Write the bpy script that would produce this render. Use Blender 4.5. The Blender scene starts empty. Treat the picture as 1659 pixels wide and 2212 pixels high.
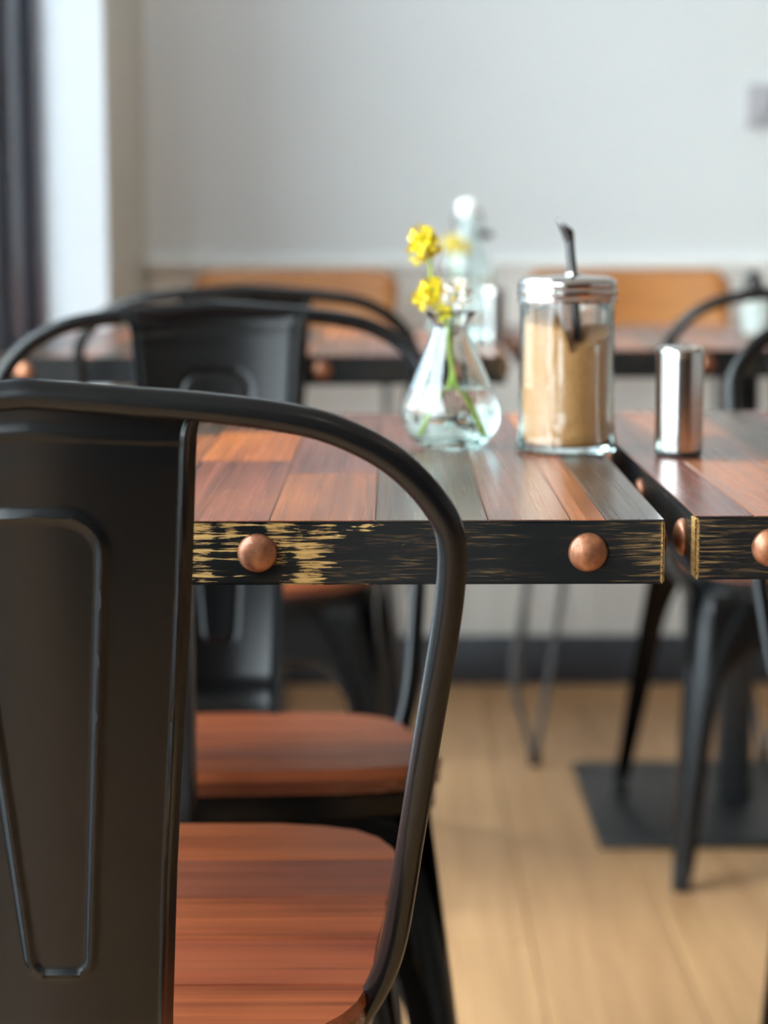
import bpy, bmesh, math, random
from mathutils import Vector, Matrix, noise

random.seed(7)
R = math.radians
scene = bpy.context.scene
col = scene.collection

# ------------------------------------------------------------------ camera
F_PX = 4610.85
cam_d = bpy.data.cameras.new('camera')
cam_d.sensor_fit = 'HORIZONTAL'
cam_d.sensor_width = 36.0
cam_d.lens = F_PX / 1659.0 * 36.0
cam_d.dof.use_dof = True
cam_d.dof.focus_distance = 1.20
cam_d.dof.aperture_fstop = 7.4
cam_d.clip_start = 0.02
cam = bpy.data.objects.new('camera', cam_d)
col.objects.link(cam)
cam.location = (0, 0, 0.9234)
cam.rotation_mode = 'XYZ'
cam.matrix_world = Matrix.Translation((0, 0, 0.9234)) @ Matrix.Rotation(R(90 - 7.7835), 4, 'X') @ Matrix.Rotation(R(-0.18), 4, 'Z')
scene.camera = cam

# ------------------------------------------------------------------ sky, exposure
scene.view_settings.view_transform = 'Standard'
scene.view_settings.look = 'None'
scene.view_settings.exposure = 0.74
scene.view_settings.gamma = 1.0
scene.view_settings.use_curve_mapping = False
SKY = 10.0
w = bpy.data.worlds.new('overcast_sky')
scene.world = w
w.use_nodes = True
wn = w.node_tree
wn.nodes.clear()
wo = wn.nodes.new('ShaderNodeOutputWorld')
bg = wn.nodes.new('ShaderNodeBackground')
tc = wn.nodes.new('ShaderNodeTexCoord')
sp = wn.nodes.new('ShaderNodeSeparateXYZ')
rp = wn.nodes.new('ShaderNodeValToRGB')
rp.color_ramp.elements[0].position = 0.0
rp.color_ramp.elements[0].color = (0.78, 0.84, 0.90, 1)
rp.color_ramp.elements[1].position = 1.0
rp.color_ramp.elements[1].color = (0.88, 0.95, 1.01, 1)
wn.links.new(tc.outputs['Generated'], sp.inputs[0])
wn.links.new(sp.outputs['Z'], rp.inputs[0])
wn.links.new(rp.outputs[0], bg.inputs[0])
bg.inputs[1].default_value = SKY
wn.links.new(bg.outputs[0], wo.inputs[0])
cy = scene.cycles
cy.max_bounces = 14
cy.diffuse_bounces = 6
cy.glossy_bounces = 6
cy.transmission_bounces = 14
cy.transparent_max_bounces = 16
cy.sample_clamp_indirect = 8.0


# ------------------------------------------------------------------ helpers
def mesh_obj(name, verts, faces, mat=None, parent=None, smooth=None, mats=None, fm=None):
    me = bpy.data.meshes.new(name)
    me.from_pydata([tuple(v) for v in verts], [], faces)
    bm = bmesh.new(); bm.from_mesh(me)
    bmesh.ops.recalc_face_normals(bm, faces=bm.faces)
    bm.to_mesh(me); bm.free()
    if mats:
        for m in mats: me.materials.append(m)
        if fm: me.polygons.foreach_set('material_index', fm)
    elif mat: me.materials.append(mat)
    if smooth is not None:
        me.shade_smooth()
        me.set_sharp_from_angle(angle=R(smooth))
    o = bpy.data.objects.new(name, me)
    col.objects.link(o)
    if parent: o.parent = parent
    return o


def bm_obj(name, bm, mat=None, parent=None, smooth=None):
    me = bpy.data.meshes.new(name)
    bmesh.ops.recalc_face_normals(bm, faces=bm.faces)
    bm.to_mesh(me); bm.free()
    if mat: me.materials.append(mat)
    if smooth is not None:
        me.shade_smooth(); me.set_sharp_from_angle(angle=R(smooth))
    o = bpy.data.objects.new(name, me)
    col.objects.link(o)
    if parent: o.parent = parent
    return o


def empty(name, loc=(0, 0, 0), rz=0.0):
    o = bpy.data.objects.new(name, None)
    o.empty_display_size = 0.05
    col.objects.link(o)
    o.location = loc
    o.rotation_euler = (0, 0, rz)
    return o


def tag(o, label, cat, group=None):
    o['label'] = label; o['category'] = cat
    if group: o['group'] = group
    return o


def struct(o):
    o['kind'] = 'structure'
    return o


def box_bm(bm, x0, x1, y0, y1, z0, z1, bev=0.0, seg=2):
    vs = [bm.verts.new((x, y, z)) for z in (z0, z1) for y in (y0, y1) for x in (x0, x1)]
    f = [(0, 1, 3, 2), (4, 6, 7, 5), (0, 4, 5, 1), (1, 5, 7, 3), (3, 7, 6, 2), (2, 6, 4, 0)]
    fs = [bm.faces.new([vs[i] for i in q]) for q in f]
    if bev > 0:
        es = list({e for fa in fs for e in fa.edges})
        bmesh.ops.bevel(bm, geom=es, offset=bev, segments=seg, affect='EDGES', profile=0.5)


def box(name, x0, x1, y0, y1, z0, z1, mat, parent=None, bev=0.0, seg=2):
    bm = bmesh.new(); box_bm(bm, x0, x1, y0, y1, z0, z1, bev, seg)
    return bm_obj(name, bm, mat, parent, 40 if bev else None)


def lathe_data(prof, n=48, closed_ends=True):
    vs, fs = [], []
    for r, z in prof:
        for i in range(n):
            a = 2 * math.pi * i / n
            vs.append((r * math.cos(a), r * math.sin(a), z))
    for k in range(len(prof) - 1):
        for i in range(n):
            j = (i + 1) % n
            fs.append((k * n + i, k * n + j, (k + 1) * n + j, (k + 1) * n + i))
    if closed_ends:
        fs.append(tuple(range(n)))
        fs.append(tuple((len(prof) - 1) * n + i for i in range(n)))
    return vs, fs


def lathe(name, prof, mat, parent=None, n=48, smooth=35, closed=True):
    vs, fs = lathe_data(prof, n, closed)
    return mesh_obj(name, vs, fs, mat, parent, smooth)


def catmull(pts, sub=6):
    pts = [Vector(p) for p in pts]
    out = []
    for i in range(len(pts) - 1):
        p0 = pts[max(i - 1, 0)]; p1 = pts[i]; p2 = pts[i + 1]; p3 = pts[min(i + 2, len(pts) - 1)]
        for s in range(sub):
            t = s / sub
            out.append(0.5 * ((2 * p1) + (-p0 + p2) * t + (2 * p0 - 5 * p1 + 4 * p2 - p3) * t * t + (-p0 + 3 * p1 - 3 * p2 + p3) * t ** 3))
    out.append(pts[-1])
    return out


def tube_data(path, rad, n=12, off=0):
    path = [Vector(p) for p in path]
    vs, fs = [], []
    t0 = (path[1] - path[0]).normalized()
    up = Vector((0, 0, 1)) if abs(t0.z) < 0.9 else Vector((1, 0, 0))
    nrm = (up - t0 * up.dot(t0)).normalized()
    for i, p in enumerate(path):
        a = path[max(i - 1, 0)]; b = path[min(i + 1, len(path) - 1)]
        t = (b - a).normalized()
        nrm = (nrm - t * nrm.dot(t)).normalized()
        bn = t.cross(nrm)
        r = rad(i / (len(path) - 1)) if callable(rad) else rad
        for k in range(n):
            an = 2 * math.pi * k / n
            vs.append(p + (nrm * math.cos(an) + bn * math.sin(an)) * r)
    for i in range(len(path) - 1):
        for k in range(n):
            j = (k + 1) % n
            fs.append((off + i * n + k, off + i * n + j, off + (i + 1) * n + j, off + (i + 1) * n + k))
    fs.append(tuple(off + k for k in range(n)))
    fs.append(tuple(off + (len(path) - 1) * n + k for k in range(n)))
    return vs, fs


def tube(name, path, rad, mat, parent=None, n=12):
    vs, fs = tube_data(path, rad, n)
    return mesh_obj(name, vs, fs, mat, parent, 50)


def tubes(name, paths, rad, mat, parent=None, n=10):
    V, Fa = [], []
    for p in paths:
        v, f = tube_data(p, rad, n, len(V)); V += v; Fa += f
    return mesh_obj(name, V, Fa, mat, parent, 50)


def copy_tree(o, parent=None):
    c = o.copy()
    col.objects.link(c)
    c.parent = parent
    for ch in list(o.children):
        copy_tree(ch, c)
    return c


# ------------------------------------------------------------------ materials
class N:
    """small node-building helper"""
    def __init__(self, name):
        self.m = bpy.data.materials.new(name)
        self.m.use_nodes = True
        self.t = self.m.node_tree
        self.t.nodes.clear()
        self.out = self.t.nodes.new('ShaderNodeOutputMaterial')
        self.b = self.t.nodes.new('ShaderNodeBsdfPrincipled')
        self.link(self.b.outputs[0], self.out.inputs[0])

    def n(self, kind, **kw):
        nd = self.t.nodes.new('ShaderNode' + kind)
        for k, v in kw.items(): setattr(nd, k, v)
        return nd

    def link(self, a, b): self.t.links.new(a, b)

    def put(self, sock, v):
        if hasattr(v, 'is_output'): self.link(v, sock)
        else: sock.default_value = v

    def coord(self, scale=(1, 1, 1), rnd=0.0, kind='Object', rot=(0, 0, 0)):
        c = self.n('TexCoord'); mp = self.n('Mapping')
        self.link(c.outputs[kind], mp.inputs[0])
        mp.inputs['Scale'].default_value = scale
        mp.inputs['Rotation'].default_value = rot
        if rnd:
            oi = self.n('ObjectInfo'); mu = self.n('Math', operation='MULTIPLY')
            self.link(oi.outputs['Random'], mu.inputs[0]); mu.inputs[1].default_value = rnd
            cb = self.n('CombineXYZ')
            for k in range(3): self.link(mu.outputs[0], cb.inputs[k])
            self.link(cb.outputs[0], mp.inputs['Location'])
        return mp.outputs[0]

    def noise(self, vec, scale=1.0, detail=4.0, rough=0.5, dist=0.0):
        nz = self.n('TexNoise')
        self.link(vec, nz.inputs['Vector'])
        nz.inputs['Scale'].default_value = scale; nz.inputs['Detail'].default_value = detail
        nz.inputs['Roughness'].default_value = rough; nz.inputs['Distortion'].default_value = dist
        return nz.outputs[0]

    def ramp(self, fac, stops, interp='LINEAR'):
        r = self.n('ValToRGB'); r.color_ramp.interpolation = interp
        e = r.color_ramp.elements
        while len(e) < len(stops): e.new(0.5)
        for i, (p, c) in enumerate(stops):
            e[i].position = p
            e[i].color = (c, c, c, 1) if not isinstance(c, tuple) else (c[0], c[1], c[2], 1)
        self.link(fac, r.inputs[0])
        return r.outputs[0]

    def mix(self, fac, a, b, mode='MIX'):
        m = self.n('Mix', data_type='RGBA', blend_type=mode)
        self.put(m.inputs[0], fac)
        self.put(m.inputs[6], (a + (1,)) if isinstance(a, tuple) and len(a) == 3 else a)
        self.put(m.inputs[7], (b + (1,)) if isinstance(b, tuple) and len(b) == 3 else b)
        return m.outputs[2]

    def math(self, op, a, b=0.0, clamp=False):
        m = self.n('Math', operation=op, use_clamp=clamp)
        self.put(m.inputs[0], a); self.put(m.inputs[1], b)
        return m.outputs[0]

    def bump(self, h, strength=0.3, dist=0.001):
        b = self.n('Bump')
        b.inputs['Strength'].default_value = strength; b.inputs['Distance'].default_value = dist
        self.link(h, b.inputs['Height'])
        self.link(b.outputs[0], self.b.inputs['Normal'])

    def set(self, color=None, rough=None, metal=None, **kw):
        if color is not None: self.put(self.b.inputs['Base Color'], color + (1,) if isinstance(color, tuple) and len(color) == 3 else color)
        if rough is not None: self.put(self.b.inputs['Roughness'], rough)
        if metal is not None: self.b.inputs['Metallic'].default_value = metal
        for k, v in kw.items(): self.put(self.b.inputs[k.replace('_', ' ')], v)
        return self


def lin(r, g, b):
    f = lambda c: (c / 255 / 12.92) if c / 255 <= 0.04045 else ((c / 255 + 0.055) / 1.055) ** 2.4
    return (f(r), f(g), f(b))


def simple(name, color, rough=0.5, metal=0.0, bump=None, **kw):
    q = N(name); q.set(color, rough, metal, **kw)
    if bump:
        q.bump(q.noise(q.coord(), bump[0], 3), bump[1], bump[2])
    return q.m


def metal_black():
    q = N('black_powder_coat')
    v = q.coord()
    big = q.noise(v, 9, 3)
    q.set((0.0042, 0.0042, 0.0046), q.math('ADD', q.math('MULTIPLY', big, 0.05), 0.22), Specular_IOR_Level=0.29)
    return q.m


def wood(name, base, dark, light, axis='y', gloss=0.26, freq=1.0, bumps=0.35, contrast=1.0):
    q = N(name)
    long_, wide = 1.9 * freq, 80 * freq
    sc = {'y': (wide, long_, wide), 'x': (long_, wide, wide)}[axis]
    v = q.coord(sc, rnd=37.0)
    warp = q.noise(q.coord((6, 2, 6) if axis == 'y' else (2, 6, 6), rnd=11.0), 2.0, 2)
    grain = q.noise(v, 1.0, 5, 0.58, 0.9)
    v2 = q.coord(tuple(s * (4.5 if s > 20 else 1.3) for s in sc), rnd=5.0)
    fine = q.noise(v2, 1.0, 2, 0.5)
    f1 = q.ramp(grain, [(0.5 - 0.18 / contrast, 0.0), (0.5 + 0.16 / contrast, 1.0)])
    c = q.mix(f1, dark, base)
    c = q.mix(q.math('MULTIPLY', q.ramp(warp, [(0.42, 0.0), (0.68, 1.0)]), 0.65), c, light)
    c = q.mix(q.math('MULTIPLY', q.ramp(fine, [(0.28, 1.0), (0.44, 0.0)]), 0.5), c, tuple(x * 0.45 for x in dark))
    q.set(c, q.math('ADD', q.math('MULTIPLY', fine, 0.16), gloss - 0.08))
    q.bump(fine, bumps * 0.35, 0.0002)
    return q.m


def worn_paint(name, heavy_lo=None, heavy_hi=None, half=0.336, amount=1.0):
    """black brushed paint rubbed through to tan wood; local x runs along the board"""
    q = N(name)
    c = q.n('TexCoord'); s = q.n('SeparateXYZ')
    q.link(c.outputs['Object'], s.inputs[0])
    x = s.outputs['X']; ax = q.math('ABSOLUTE', x)
    rot = (0, R(3.2), 0)
    streak = q.noise(q.coord((26, 30, 400), rnd=21.0, rot=rot), 1.0, 10, 0.72, 0.5)
    dash = q.noise(q.coord((60, 5, 14), rnd=13.0), 1.0, 1.5, 0.4)
    fine = q.noise(q.coord((42, 60, 900), rnd=9.0, rot=(0, R(4), 0)), 1.0, 6, 0.66, 0.4)
    cloud = q.noise(q.coord((14, 14, 30), rnd=3.0), 1.0, 2)
    # sparse fine scratches everywhere
    scr = q.math('MULTIPLY', q.ramp(fine, [(0.56, 0.0), (0.70, 1.0)]), q.ramp(cloud, [(0.40, 0.0), (0.64, 1.0)]))
    tot = q.math('MULTIPLY', scr, 0.30 * amount)
    if heavy_lo is not None:
        a = q.n('MapRange', interpolation_type='SMOOTHSTEP'); q.link(x, a.inputs[0])
        a.inputs[1].default_value = heavy_hi; a.inputs[2].default_value = heavy_hi - 0.10
        b = q.n('MapRange', interpolation_type='SMOOTHSTEP'); q.link(x, b.inputs[0])
        b.inputs[1].default_value = heavy_lo - 0.02; b.inputs[2].default_value = heavy_lo + 0.03
        zone = q.math('MULTIPLY', a.outputs[0], b.outputs[0])
        bias = q.math('ADD', streak, q.math('MULTIPLY', q.math('SUBTRACT', dash, 0.5), 0.55))
        bias = q.math('ADD', bias, q.math('MULTIPLY', zone, 0.135))
        zz = s.outputs['Z']
        bias = q.math('ADD', bias, q.math('MULTIPLY', zz, 2.2))
        hv = q.ramp(bias, [(0.640, 0.0), (0.662, 1.0)])
        tot = q.math('MAXIMUM', tot, q.math('MULTIPLY', hv, q.ramp(zone, [(0.02, 0.0), (0.2, 1.0)])))
    # brush marks that thicken towards the mitred ends, and the bare arris
    en = q.n('MapRange', interpolation_type='LINEAR'); q.link(ax, en.inputs[0])
    en.inputs[1].default_value = half - 0.055; en.inputs[2].default_value = half
    st2 = q.noise(q.coord((30, 40, 760), rnd=17.0, rot=(0, R(-4), 0)), 1.0, 6, 0.65, 0.3)
    e1 = q.ramp(q.math('ADD', st2, q.math('MULTIPLY', en.outputs[0], 0.11)), [(0.62, 0.0), (0.72, 1.0)])
    tot = q.math('MAXIMUM', tot, q.math('MULTIPLY', e1, q.math('MULTIPLY', en.outputs[0], 0.55)))
    ar = q.n('MapRange', interpolation_type='SMOOTHSTEP'); q.link(ax, ar.inputs[0])
    ar.inputs[1].default_value = half - 0.0030; ar.inputs[2].default_value = half - 0.0014
    spk = q.ramp(q.noise(q.coord((900, 900, 500)), 1.0, 2), [(0.36, 0.0), (0.46, 1.0)])
    tot = q.math('MAXIMUM', tot, q.math('MULTIPLY', ar.outputs[0], q.math('MULTIPLY', spk, 0.85)), True)
    paint = q.mix(q.ramp(cloud, [(0.35, 0.0), (0.7, 1.0)]), (0.0030, 0.0034, 0.0040), (0.0060, 0.0060, 0.0062))
    tan = q.mix(q.ramp(streak, [(0.45, 0.0), (0.75, 1.0)]), lin(150, 112, 62), lin(214, 176, 112))
    q.set(q.mix(tot, paint, tan), q.math('ADD', q.math('MULTIPLY', tot, 0.15), 0.45), Specular_IOR_Level=0.22)
    q.bump(q.math('SUBTRACT', q.math('MULTIPLY', streak, 0.25), tot), 0.45, 0.0004)
    return q.m


def copper():
    q = N('aged_copper')
    v = q.coord(rnd=50.0)
    f = q.noise(v, 420, 4, 0.65); bgn = q.noise(v, 90, 3)
    c = q.mix(q.ramp(bgn, [(0.35, 0.0), (0.68, 1.0)]), lin(124, 76, 53), lin(176, 117, 84))
    c = q.mix(q.math('MULTIPLY', q.ramp(f, [(0.30, 1.0), (0.44, 0.0)]), 0.5), c, lin(110, 62, 46))
    q.set(c, q.math('ADD', q.math('MULTIPLY', f, 0.2), 0.36), 0.75, Coat_Weight=0.5, Coat_Roughness=0.07)
    q.bump(f, 0.25, 0.0003)
    return q.m


def glass_solid(name, tint, rough=0.0, ior=1.5):
    q = N(name)
    g = q.n('BsdfGlass'); g.inputs['Color'].default_value = tint + (1,)
    g.inputs['Roughness'].default_value = rough; g.inputs['IOR'].default_value = ior
    q.link(g.outputs[0], q.out.inputs[0])
    return q.m


def window_glass():
    q = N('window_glass')
    tr = q.n('BsdfTransparent'); gl = q.n('BsdfGlossy'); fr = q.n('Fresnel'); mx = q.n('MixShader')
    tr.inputs[0].default_value = (0.93, 0.96, 0.95, 1)
    gl.inputs['Roughness'].default_value = 0.0
    ge = q.n('NewGeometry')
    q.link(q.math('SUBTRACT', 1.5, q.math('MULTIPLY', ge.outputs['Backfacing'], 0.5)), fr.inputs[0])   # reflect at the outer face of a pane only
    q.link(fr.outputs[0], mx.inputs[0]); q.link(tr.outputs[0], mx.inputs[1]); q.link(gl.outputs[0], mx.inputs[2])
    q.link(mx.outputs[0], q.out.inputs[0])
    return q.m


def paint(name, color, rough=0.6, bump=0.04):
    q = N(name)
    v = q.coord()
    b = q.noise(v, 2.2, 3)
    c2 = tuple(c * 0.965 for c in color)
    q.set(q.mix(b, color, c2), rough)
    q.bump(q.noise(v, 240, 3), bump, 0.001)
    return q.m


def oak():
    q = N('pale_oak_floor')
    grain = q.noise(q.coord((40, 2.2, 40), rnd=60.0), 1.0, 6, 0.6, 1.0)
    oi = q.n('ObjectInfo')
    c = q.mix(q.ramp(grain, [(0.30, 0.0), (0.70, 1.0)]), lin(158, 118, 80), lin(190, 148, 104))
    c = q.mix(q.math('MULTIPLY', oi.outputs['Random'], 0.5), c, lin(164, 124, 86))
    q.set(c, 0.42)
    q.bump(grain, 0.15, 0.0006)
    return q.m


def steel(name, rough=0.18, aniso_dir=None, tint=(0.62, 0.60, 0.58)):
    q = N(name)
    v = q.coord((1, 1, 400) if aniso_dir == 'h' else (1, 1, 1))
    f = q.noise(v, 3.0, 2)
    q.set(tint, q.math('ADD', q.math('MULTIPLY', f, 0.12), rough - 0.05), 1.0)
    return q.m


M = {}
M['black'] = metal_black()
M['rubber'] = simple('black_rubber', (0.010, 0.010, 0.010), 0.75)
M['copper'] = copper()
M['iron'] = simple('black_cast_iron', (0.014, 0.0145, 0.016), 0.42, bump=(300, 0.2, 0.0006))
# table top veneers: base, dark, light
M['tt'] = [
    wood('veneer_red_brown', lin(126, 70, 54), lin(60, 36, 32), lin(144, 84, 60), bumps=0.5, contrast=1.5),
    wood('veneer_orange_brown', lin(154, 88, 52), lin(98, 54, 36), lin(170, 102, 60), bumps=0.35, contrast=0.8),
    wood('veneer_dark_grey_brown', lin(74, 56, 45), lin(42, 34, 30), lin(92, 72, 56), bumps=0.45, contrast=1.3),
    wood('veneer_mid_brown', lin(112, 66, 46), lin(64, 40, 30), lin(130, 80, 54), bumps=0.4, contrast=1.2),
    wood('veneer_bright_orange', lin(180, 100, 52), lin(128, 68, 40), lin(196, 116, 58), bumps=0.3, contrast=0.9),
    wood('veneer_plum_brown', lin(112, 66, 56), lin(76, 44, 40), lin(126, 76, 60), bumps=0.4, contrast=1.0),
]
M['edge_heavy'] = worn_paint('black_paint_heavily_rubbed', -0.12, 0.20)
M['edge'] = worn_paint('black_paint_scratched', amount=1.0)
M['black_side'] = simple('black_edge_paint', (0.007, 0.0075, 0.009), 0.4)
M['core'] = simple('dark_stained_underside', lin(52, 40, 34), 0.6)
M['seat'] = [wood('seat_wood_%s' % n, b, d, l, axis='x', gloss=0.36, freq=1.0, bumps=0.35, contrast=1.1) for n, b, d, l in (
    ('warm', lin(164, 86, 52), lin(114, 56, 36), lin(182, 102, 62)),
    ('red', lin(152, 76, 50), lin(104, 50, 36), lin(166, 90, 58)),
    ('plum', lin(146, 80, 58), lin(100, 54, 42), lin(158, 90, 62)))]
M['seat_core'] = wood('seat_wood_edge', lin(124, 66, 44), lin(80, 42, 30), lin(138, 78, 50), axis='x')
M['walnut'] = simple('very_dark_walnut', lin(34, 25, 20), 0.5)
M['wall'] = paint('off_white_wall_paint', (0.70, 0.715, 0.71), 0.6)
M['wall_shade'] = paint('shaded_pier_wall_paint', (0.52, 0.475, 0.41), 0.6)  # shade on the left pier put into a darker, warmer colour
M['white'] = paint('white_reveal_paint', (0.84, 0.84, 0.83), 0.5)
M['wainscot'] = paint('pale_stone_panel_paint', (0.79, 0.775, 0.73), 0.45)
M['skirt'] = simple('anthracite_skirting_paint', lin(46, 50, 57), 0.45)
M['taupe'] = paint('taupe_wall_paint', lin(126, 108, 92), 0.7)
M['ceil'] = paint('ceiling_paint', (0.74, 0.72, 0.69), 0.8)
M['oak'] = oak()
M['frame'] = simple('anthracite_window_frame', lin(92, 105, 128), 0.35, bump=(400, 0.1, 0.0004))
M['wglass'] = window_glass()
M['facade'] = paint('grey_render_outside', lin(178, 186, 194), 0.9)
M['asphalt'] = simple('pavement_grey', lin(120, 120, 120), 0.9)
M['glass_aqua'] = glass_solid('aqua_recycled_glass', (0.955, 0.992, 0.985), 0.0, 1.5)
M['glass_clear'] = glass_solid('clear_pressed_glass', (0.965, 0.990, 0.980), 0.0, 1.5)
M['water'] = glass_solid('water', (0.985, 0.995, 0.99), 0.0, 1.33)
M['steel'] = steel('brushed_stainless_steel', 0.16, 'h')
M['lid'] = steel('polished_lid_steel', 0.14, tint=(0.60, 0.57, 0.55))
M['spout'] = steel('dark_spout_steel', 0.28, tint=(0.10, 0.098, 0.10))
M['plastic'] = simple('black_plastic', (0.012, 0.012, 0.012), 0.4)
M['ceramic'] = simple('white_ceramic', (0.82, 0.84, 0.82), 0.3)
M['stem'] = simple('fresh_green_stem', lin(148, 172, 62), 0.5, Subsurface_Weight=0.15)
M['leaf'] = simple('olive_green_bud', lin(120, 132, 56), 0.55)
M['petal'] = simple('bright_yellow_petal', lin(238, 208, 20), 0.55, Subsurface_Weight=0.2)
M['petal_dark'] = simple('golden_stamen', lin(214, 178, 28), 0.6)
M['petal_white'] = simple('blush_white_petal', lin(236, 226, 214), 0.6, Subsurface_Weight=0.2)
M['ply'] = wood('honey_plywood', lin(176, 112, 52), lin(150, 90, 40), lin(190, 126, 62), axis='x', gloss=0.45, contrast=0.8)
M['tube_grey'] = simple('grey_metal_rod', lin(92, 90, 90), 0.4, 0.6)
M['switch'] = simple('satin_grey_switch_plate', lin(166, 163, 166), 0.4, 0.0)
q = N('brown_sugar')
sv = q.coord()
sg = q.noise(sv, 1100, 2, 0.7)
q.set(q.mix(q.ramp(sg, [(0.35, 0.0), (0.65, 1.0)]), lin(186, 118, 62), lin(234, 178, 116)), 0.55)
q.bump(sg, 0.8, 0.001)
M['sugar'] = q.m

# ------------------------------------------------------------------ room
YB = 4.22          # back wall
YR = -3.2          # wall behind the camera
XR = 6.0
ZC = 2.75


def wx(y):         # inner face of the left wall, which runs slightly out of square
    return -0.465 - 0.05 * (YB - y)


floor = struct(box('floor', -0.95, XR, YR, YB + 0.02, -0.06, -0.014, M['core']))
PW, PL = 0.185, 1.9
plank_me = {}
k = 0
xx = -0.92
while xx < XR:
    yy = YR - (k * 0.73) % PL
    while yy < YB:
        y0, y1 = max(yy, YR), min(yy + PL, YB)
        if y1 - y0 > 0.05:
            key = round(y1 - y0, 3)
            if key not in plank_me:
                bm = bmesh.new(); box_bm(bm, 0, PW - 0.0015, 0, key - 0.0015, -0.014, 0, 0.0015, 1)
                me = bpy.data.meshes.new('plank'); bmesh.ops.recalc_face_normals(bm, faces=bm.faces); bm.to_mesh(me); bm.free()
                me.materials.append(M['oak']); plank_me[key] = me
            o = bpy.data.objects.new('plank', plank_me[key]); col.objects.link(o)
            o.location = (xx, y0, 0); o.parent = floor
        yy += PL
    xx += PW; k += 1

# ceiling with an unseen roof light added to brighten the back wall and floor
LX0, LX1, LY0, LY1 = -0.42, 0.45, 3.1, 3.98
bm = bmesh.new()
for a_ in ((-1.05, XR + 0.1, YR - 0.1, LY0), (-1.05, XR + 0.1, LY1, YB + 0.1), (-1.05, LX0, LY0, LY1), (LX1, XR + 0.1, LY0, LY1)):
    box_bm(bm, a_[0], a_[1], a_[2], a_[3], ZC, ZC + 0.25)
struct(bm_obj('ceiling', bm, M['ceil']))
sky_l = struct(empty('added_roof_light', (0, 0, 0)))
nbar = 4
for k in range(nbar + 1):
    yy = LY0 + (LY1 - LY0 - 0.05) * k / nbar
    box('glazing_bar', LX0, LX1, yy, yy + 0.05, ZC + 0.14, ZC + 0.22, M['frame'], sky_l)
    if k < nbar: box('pane', LX0, LX1, yy + 0.04, yy + (LY1 - LY0 - 0.05) / nbar + 0.01, ZC + 0.17, ZC + 0.176, M['wglass'], sky_l)
wall_back = struct(box('wall_back', -1.0, XR + 0.1, YB, YB + 0.12, -0.06, ZC, M['wall']))
struct(box('wall_rear', -1.0, XR + 0.1, YR - 0.12, YR, -0.06, ZC, M['taupe']))
struct(box('wall_right', XR, XR + 0.1, YR, YB, -0.06, ZC, M['wall']))

# wainscot of tongue-and-groove boards on the back wall
WT = 0.828
wains = struct(box('trim_1', -0.44, XR, YB - 0.006, YB + 0.001, 0.0, WT - 0.01, M['wainscot']))
bm = bmesh.new(); box_bm(bm, 0, 0.066, -0.013, -0.005, 0.085, WT, 0.002, 1)
me = bpy.data.meshes.new('panel_board'); bmesh.ops.recalc_face_normals(bm, faces=bm.faces); bm.to_mesh(me); bm.free()
me.materials.append(M['wainscot'])
xx = -0.455
while xx < XR - 0.07:
    o = bpy.data.objects.new('panel_board', me); col.objects.link(o); o.location = (xx, YB, 0); o.parent = wains
    xx += 0.0685
struct(box('trim_2', -0.46, XR, YB - 0.022, YB, WT, WT + 0.018, M['wainscot'], bev=0.004))
struct(box('baseboard_back', -0.46, XR, YB - 0.026, YB, 0, 0.098, M['skirt'], bev=0.004))

# left wall: pier by the corner, sill-less glazing, lintel, then a solid end behind the camera
YP = 3.791         # pier edge
YE = -2.6          # far end of glazing
TH = 0.109


def wall_piece(name, y0, y1, z0, z1, mat, d=TH + 0.2):
    vs = [(wx(y) - dd, y, z) for z in (z0, z1) for y in (y0, y1) for dd in (0, d)]
    fs = [(0, 1, 3, 2), (4, 6, 7, 5), (0, 4, 5, 1), (1, 5, 7, 3), (3, 7, 6, 2), (2, 6, 4, 0)]
    return mesh_obj(name, vs, fs, mat)


wall_left = struct(wall_piece('wall_left', YP, YB, -0.06, ZC, M['wall_shade']))
struct(wall_piece('wall_left_lintel', YE, YP, 2.45, ZC, M['wall']))
struct(wall_piece('wall_left_end', YR, YE, -0.06, ZC, M['wall']))
rv = [(wx(YP) - d, YP - t, z) for z in (0, 2.45) for t in (0.004, 0) for d in (-0.001, TH)]
struct(mesh_obj('trim_3', rv, [(0, 1, 3, 2), (4, 6, 7, 5), (0, 4, 5, 1), (1, 5, 7, 3), (3, 7, 6, 2), (2, 6, 4, 0)], M['white']))

# the window: anthracite frame, sashes with mullions, panes
win = struct(empty('window_1', (0, 0, 0)))


def bar(name, y0, y1, z0, z1, d0, d1, par, mat=None, bev=True):
    vs = [(wx(y) - dd, y, z) for z in (z0, z1) for y in (y0, y1) for dd in (d0, d1)]
    return mesh_obj(name, vs, [(0, 1, 3, 2), (4, 6, 7, 5), (0, 4, 5, 1), (1, 5, 7, 3), (3, 7, 6, 2), (2, 6, 4, 0)], mat or M['frame'], par)


GD = TH + 0.045     # depth of the glass line
bar('frame_jamb', YP - 0.014, YP, 0, 2.45, TH, TH + 0.05, win)
bar('frame_jamb', YE, YE + 0.08, 0, 2.45, TH, TH + 0.09, win)
bar('frame_head', YE, YP, 2.40, 2.45, TH, TH + 0.09, win)
bar('frame_sill', YE, YP, 0, 0.06, TH, TH + 0.09, win)
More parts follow.
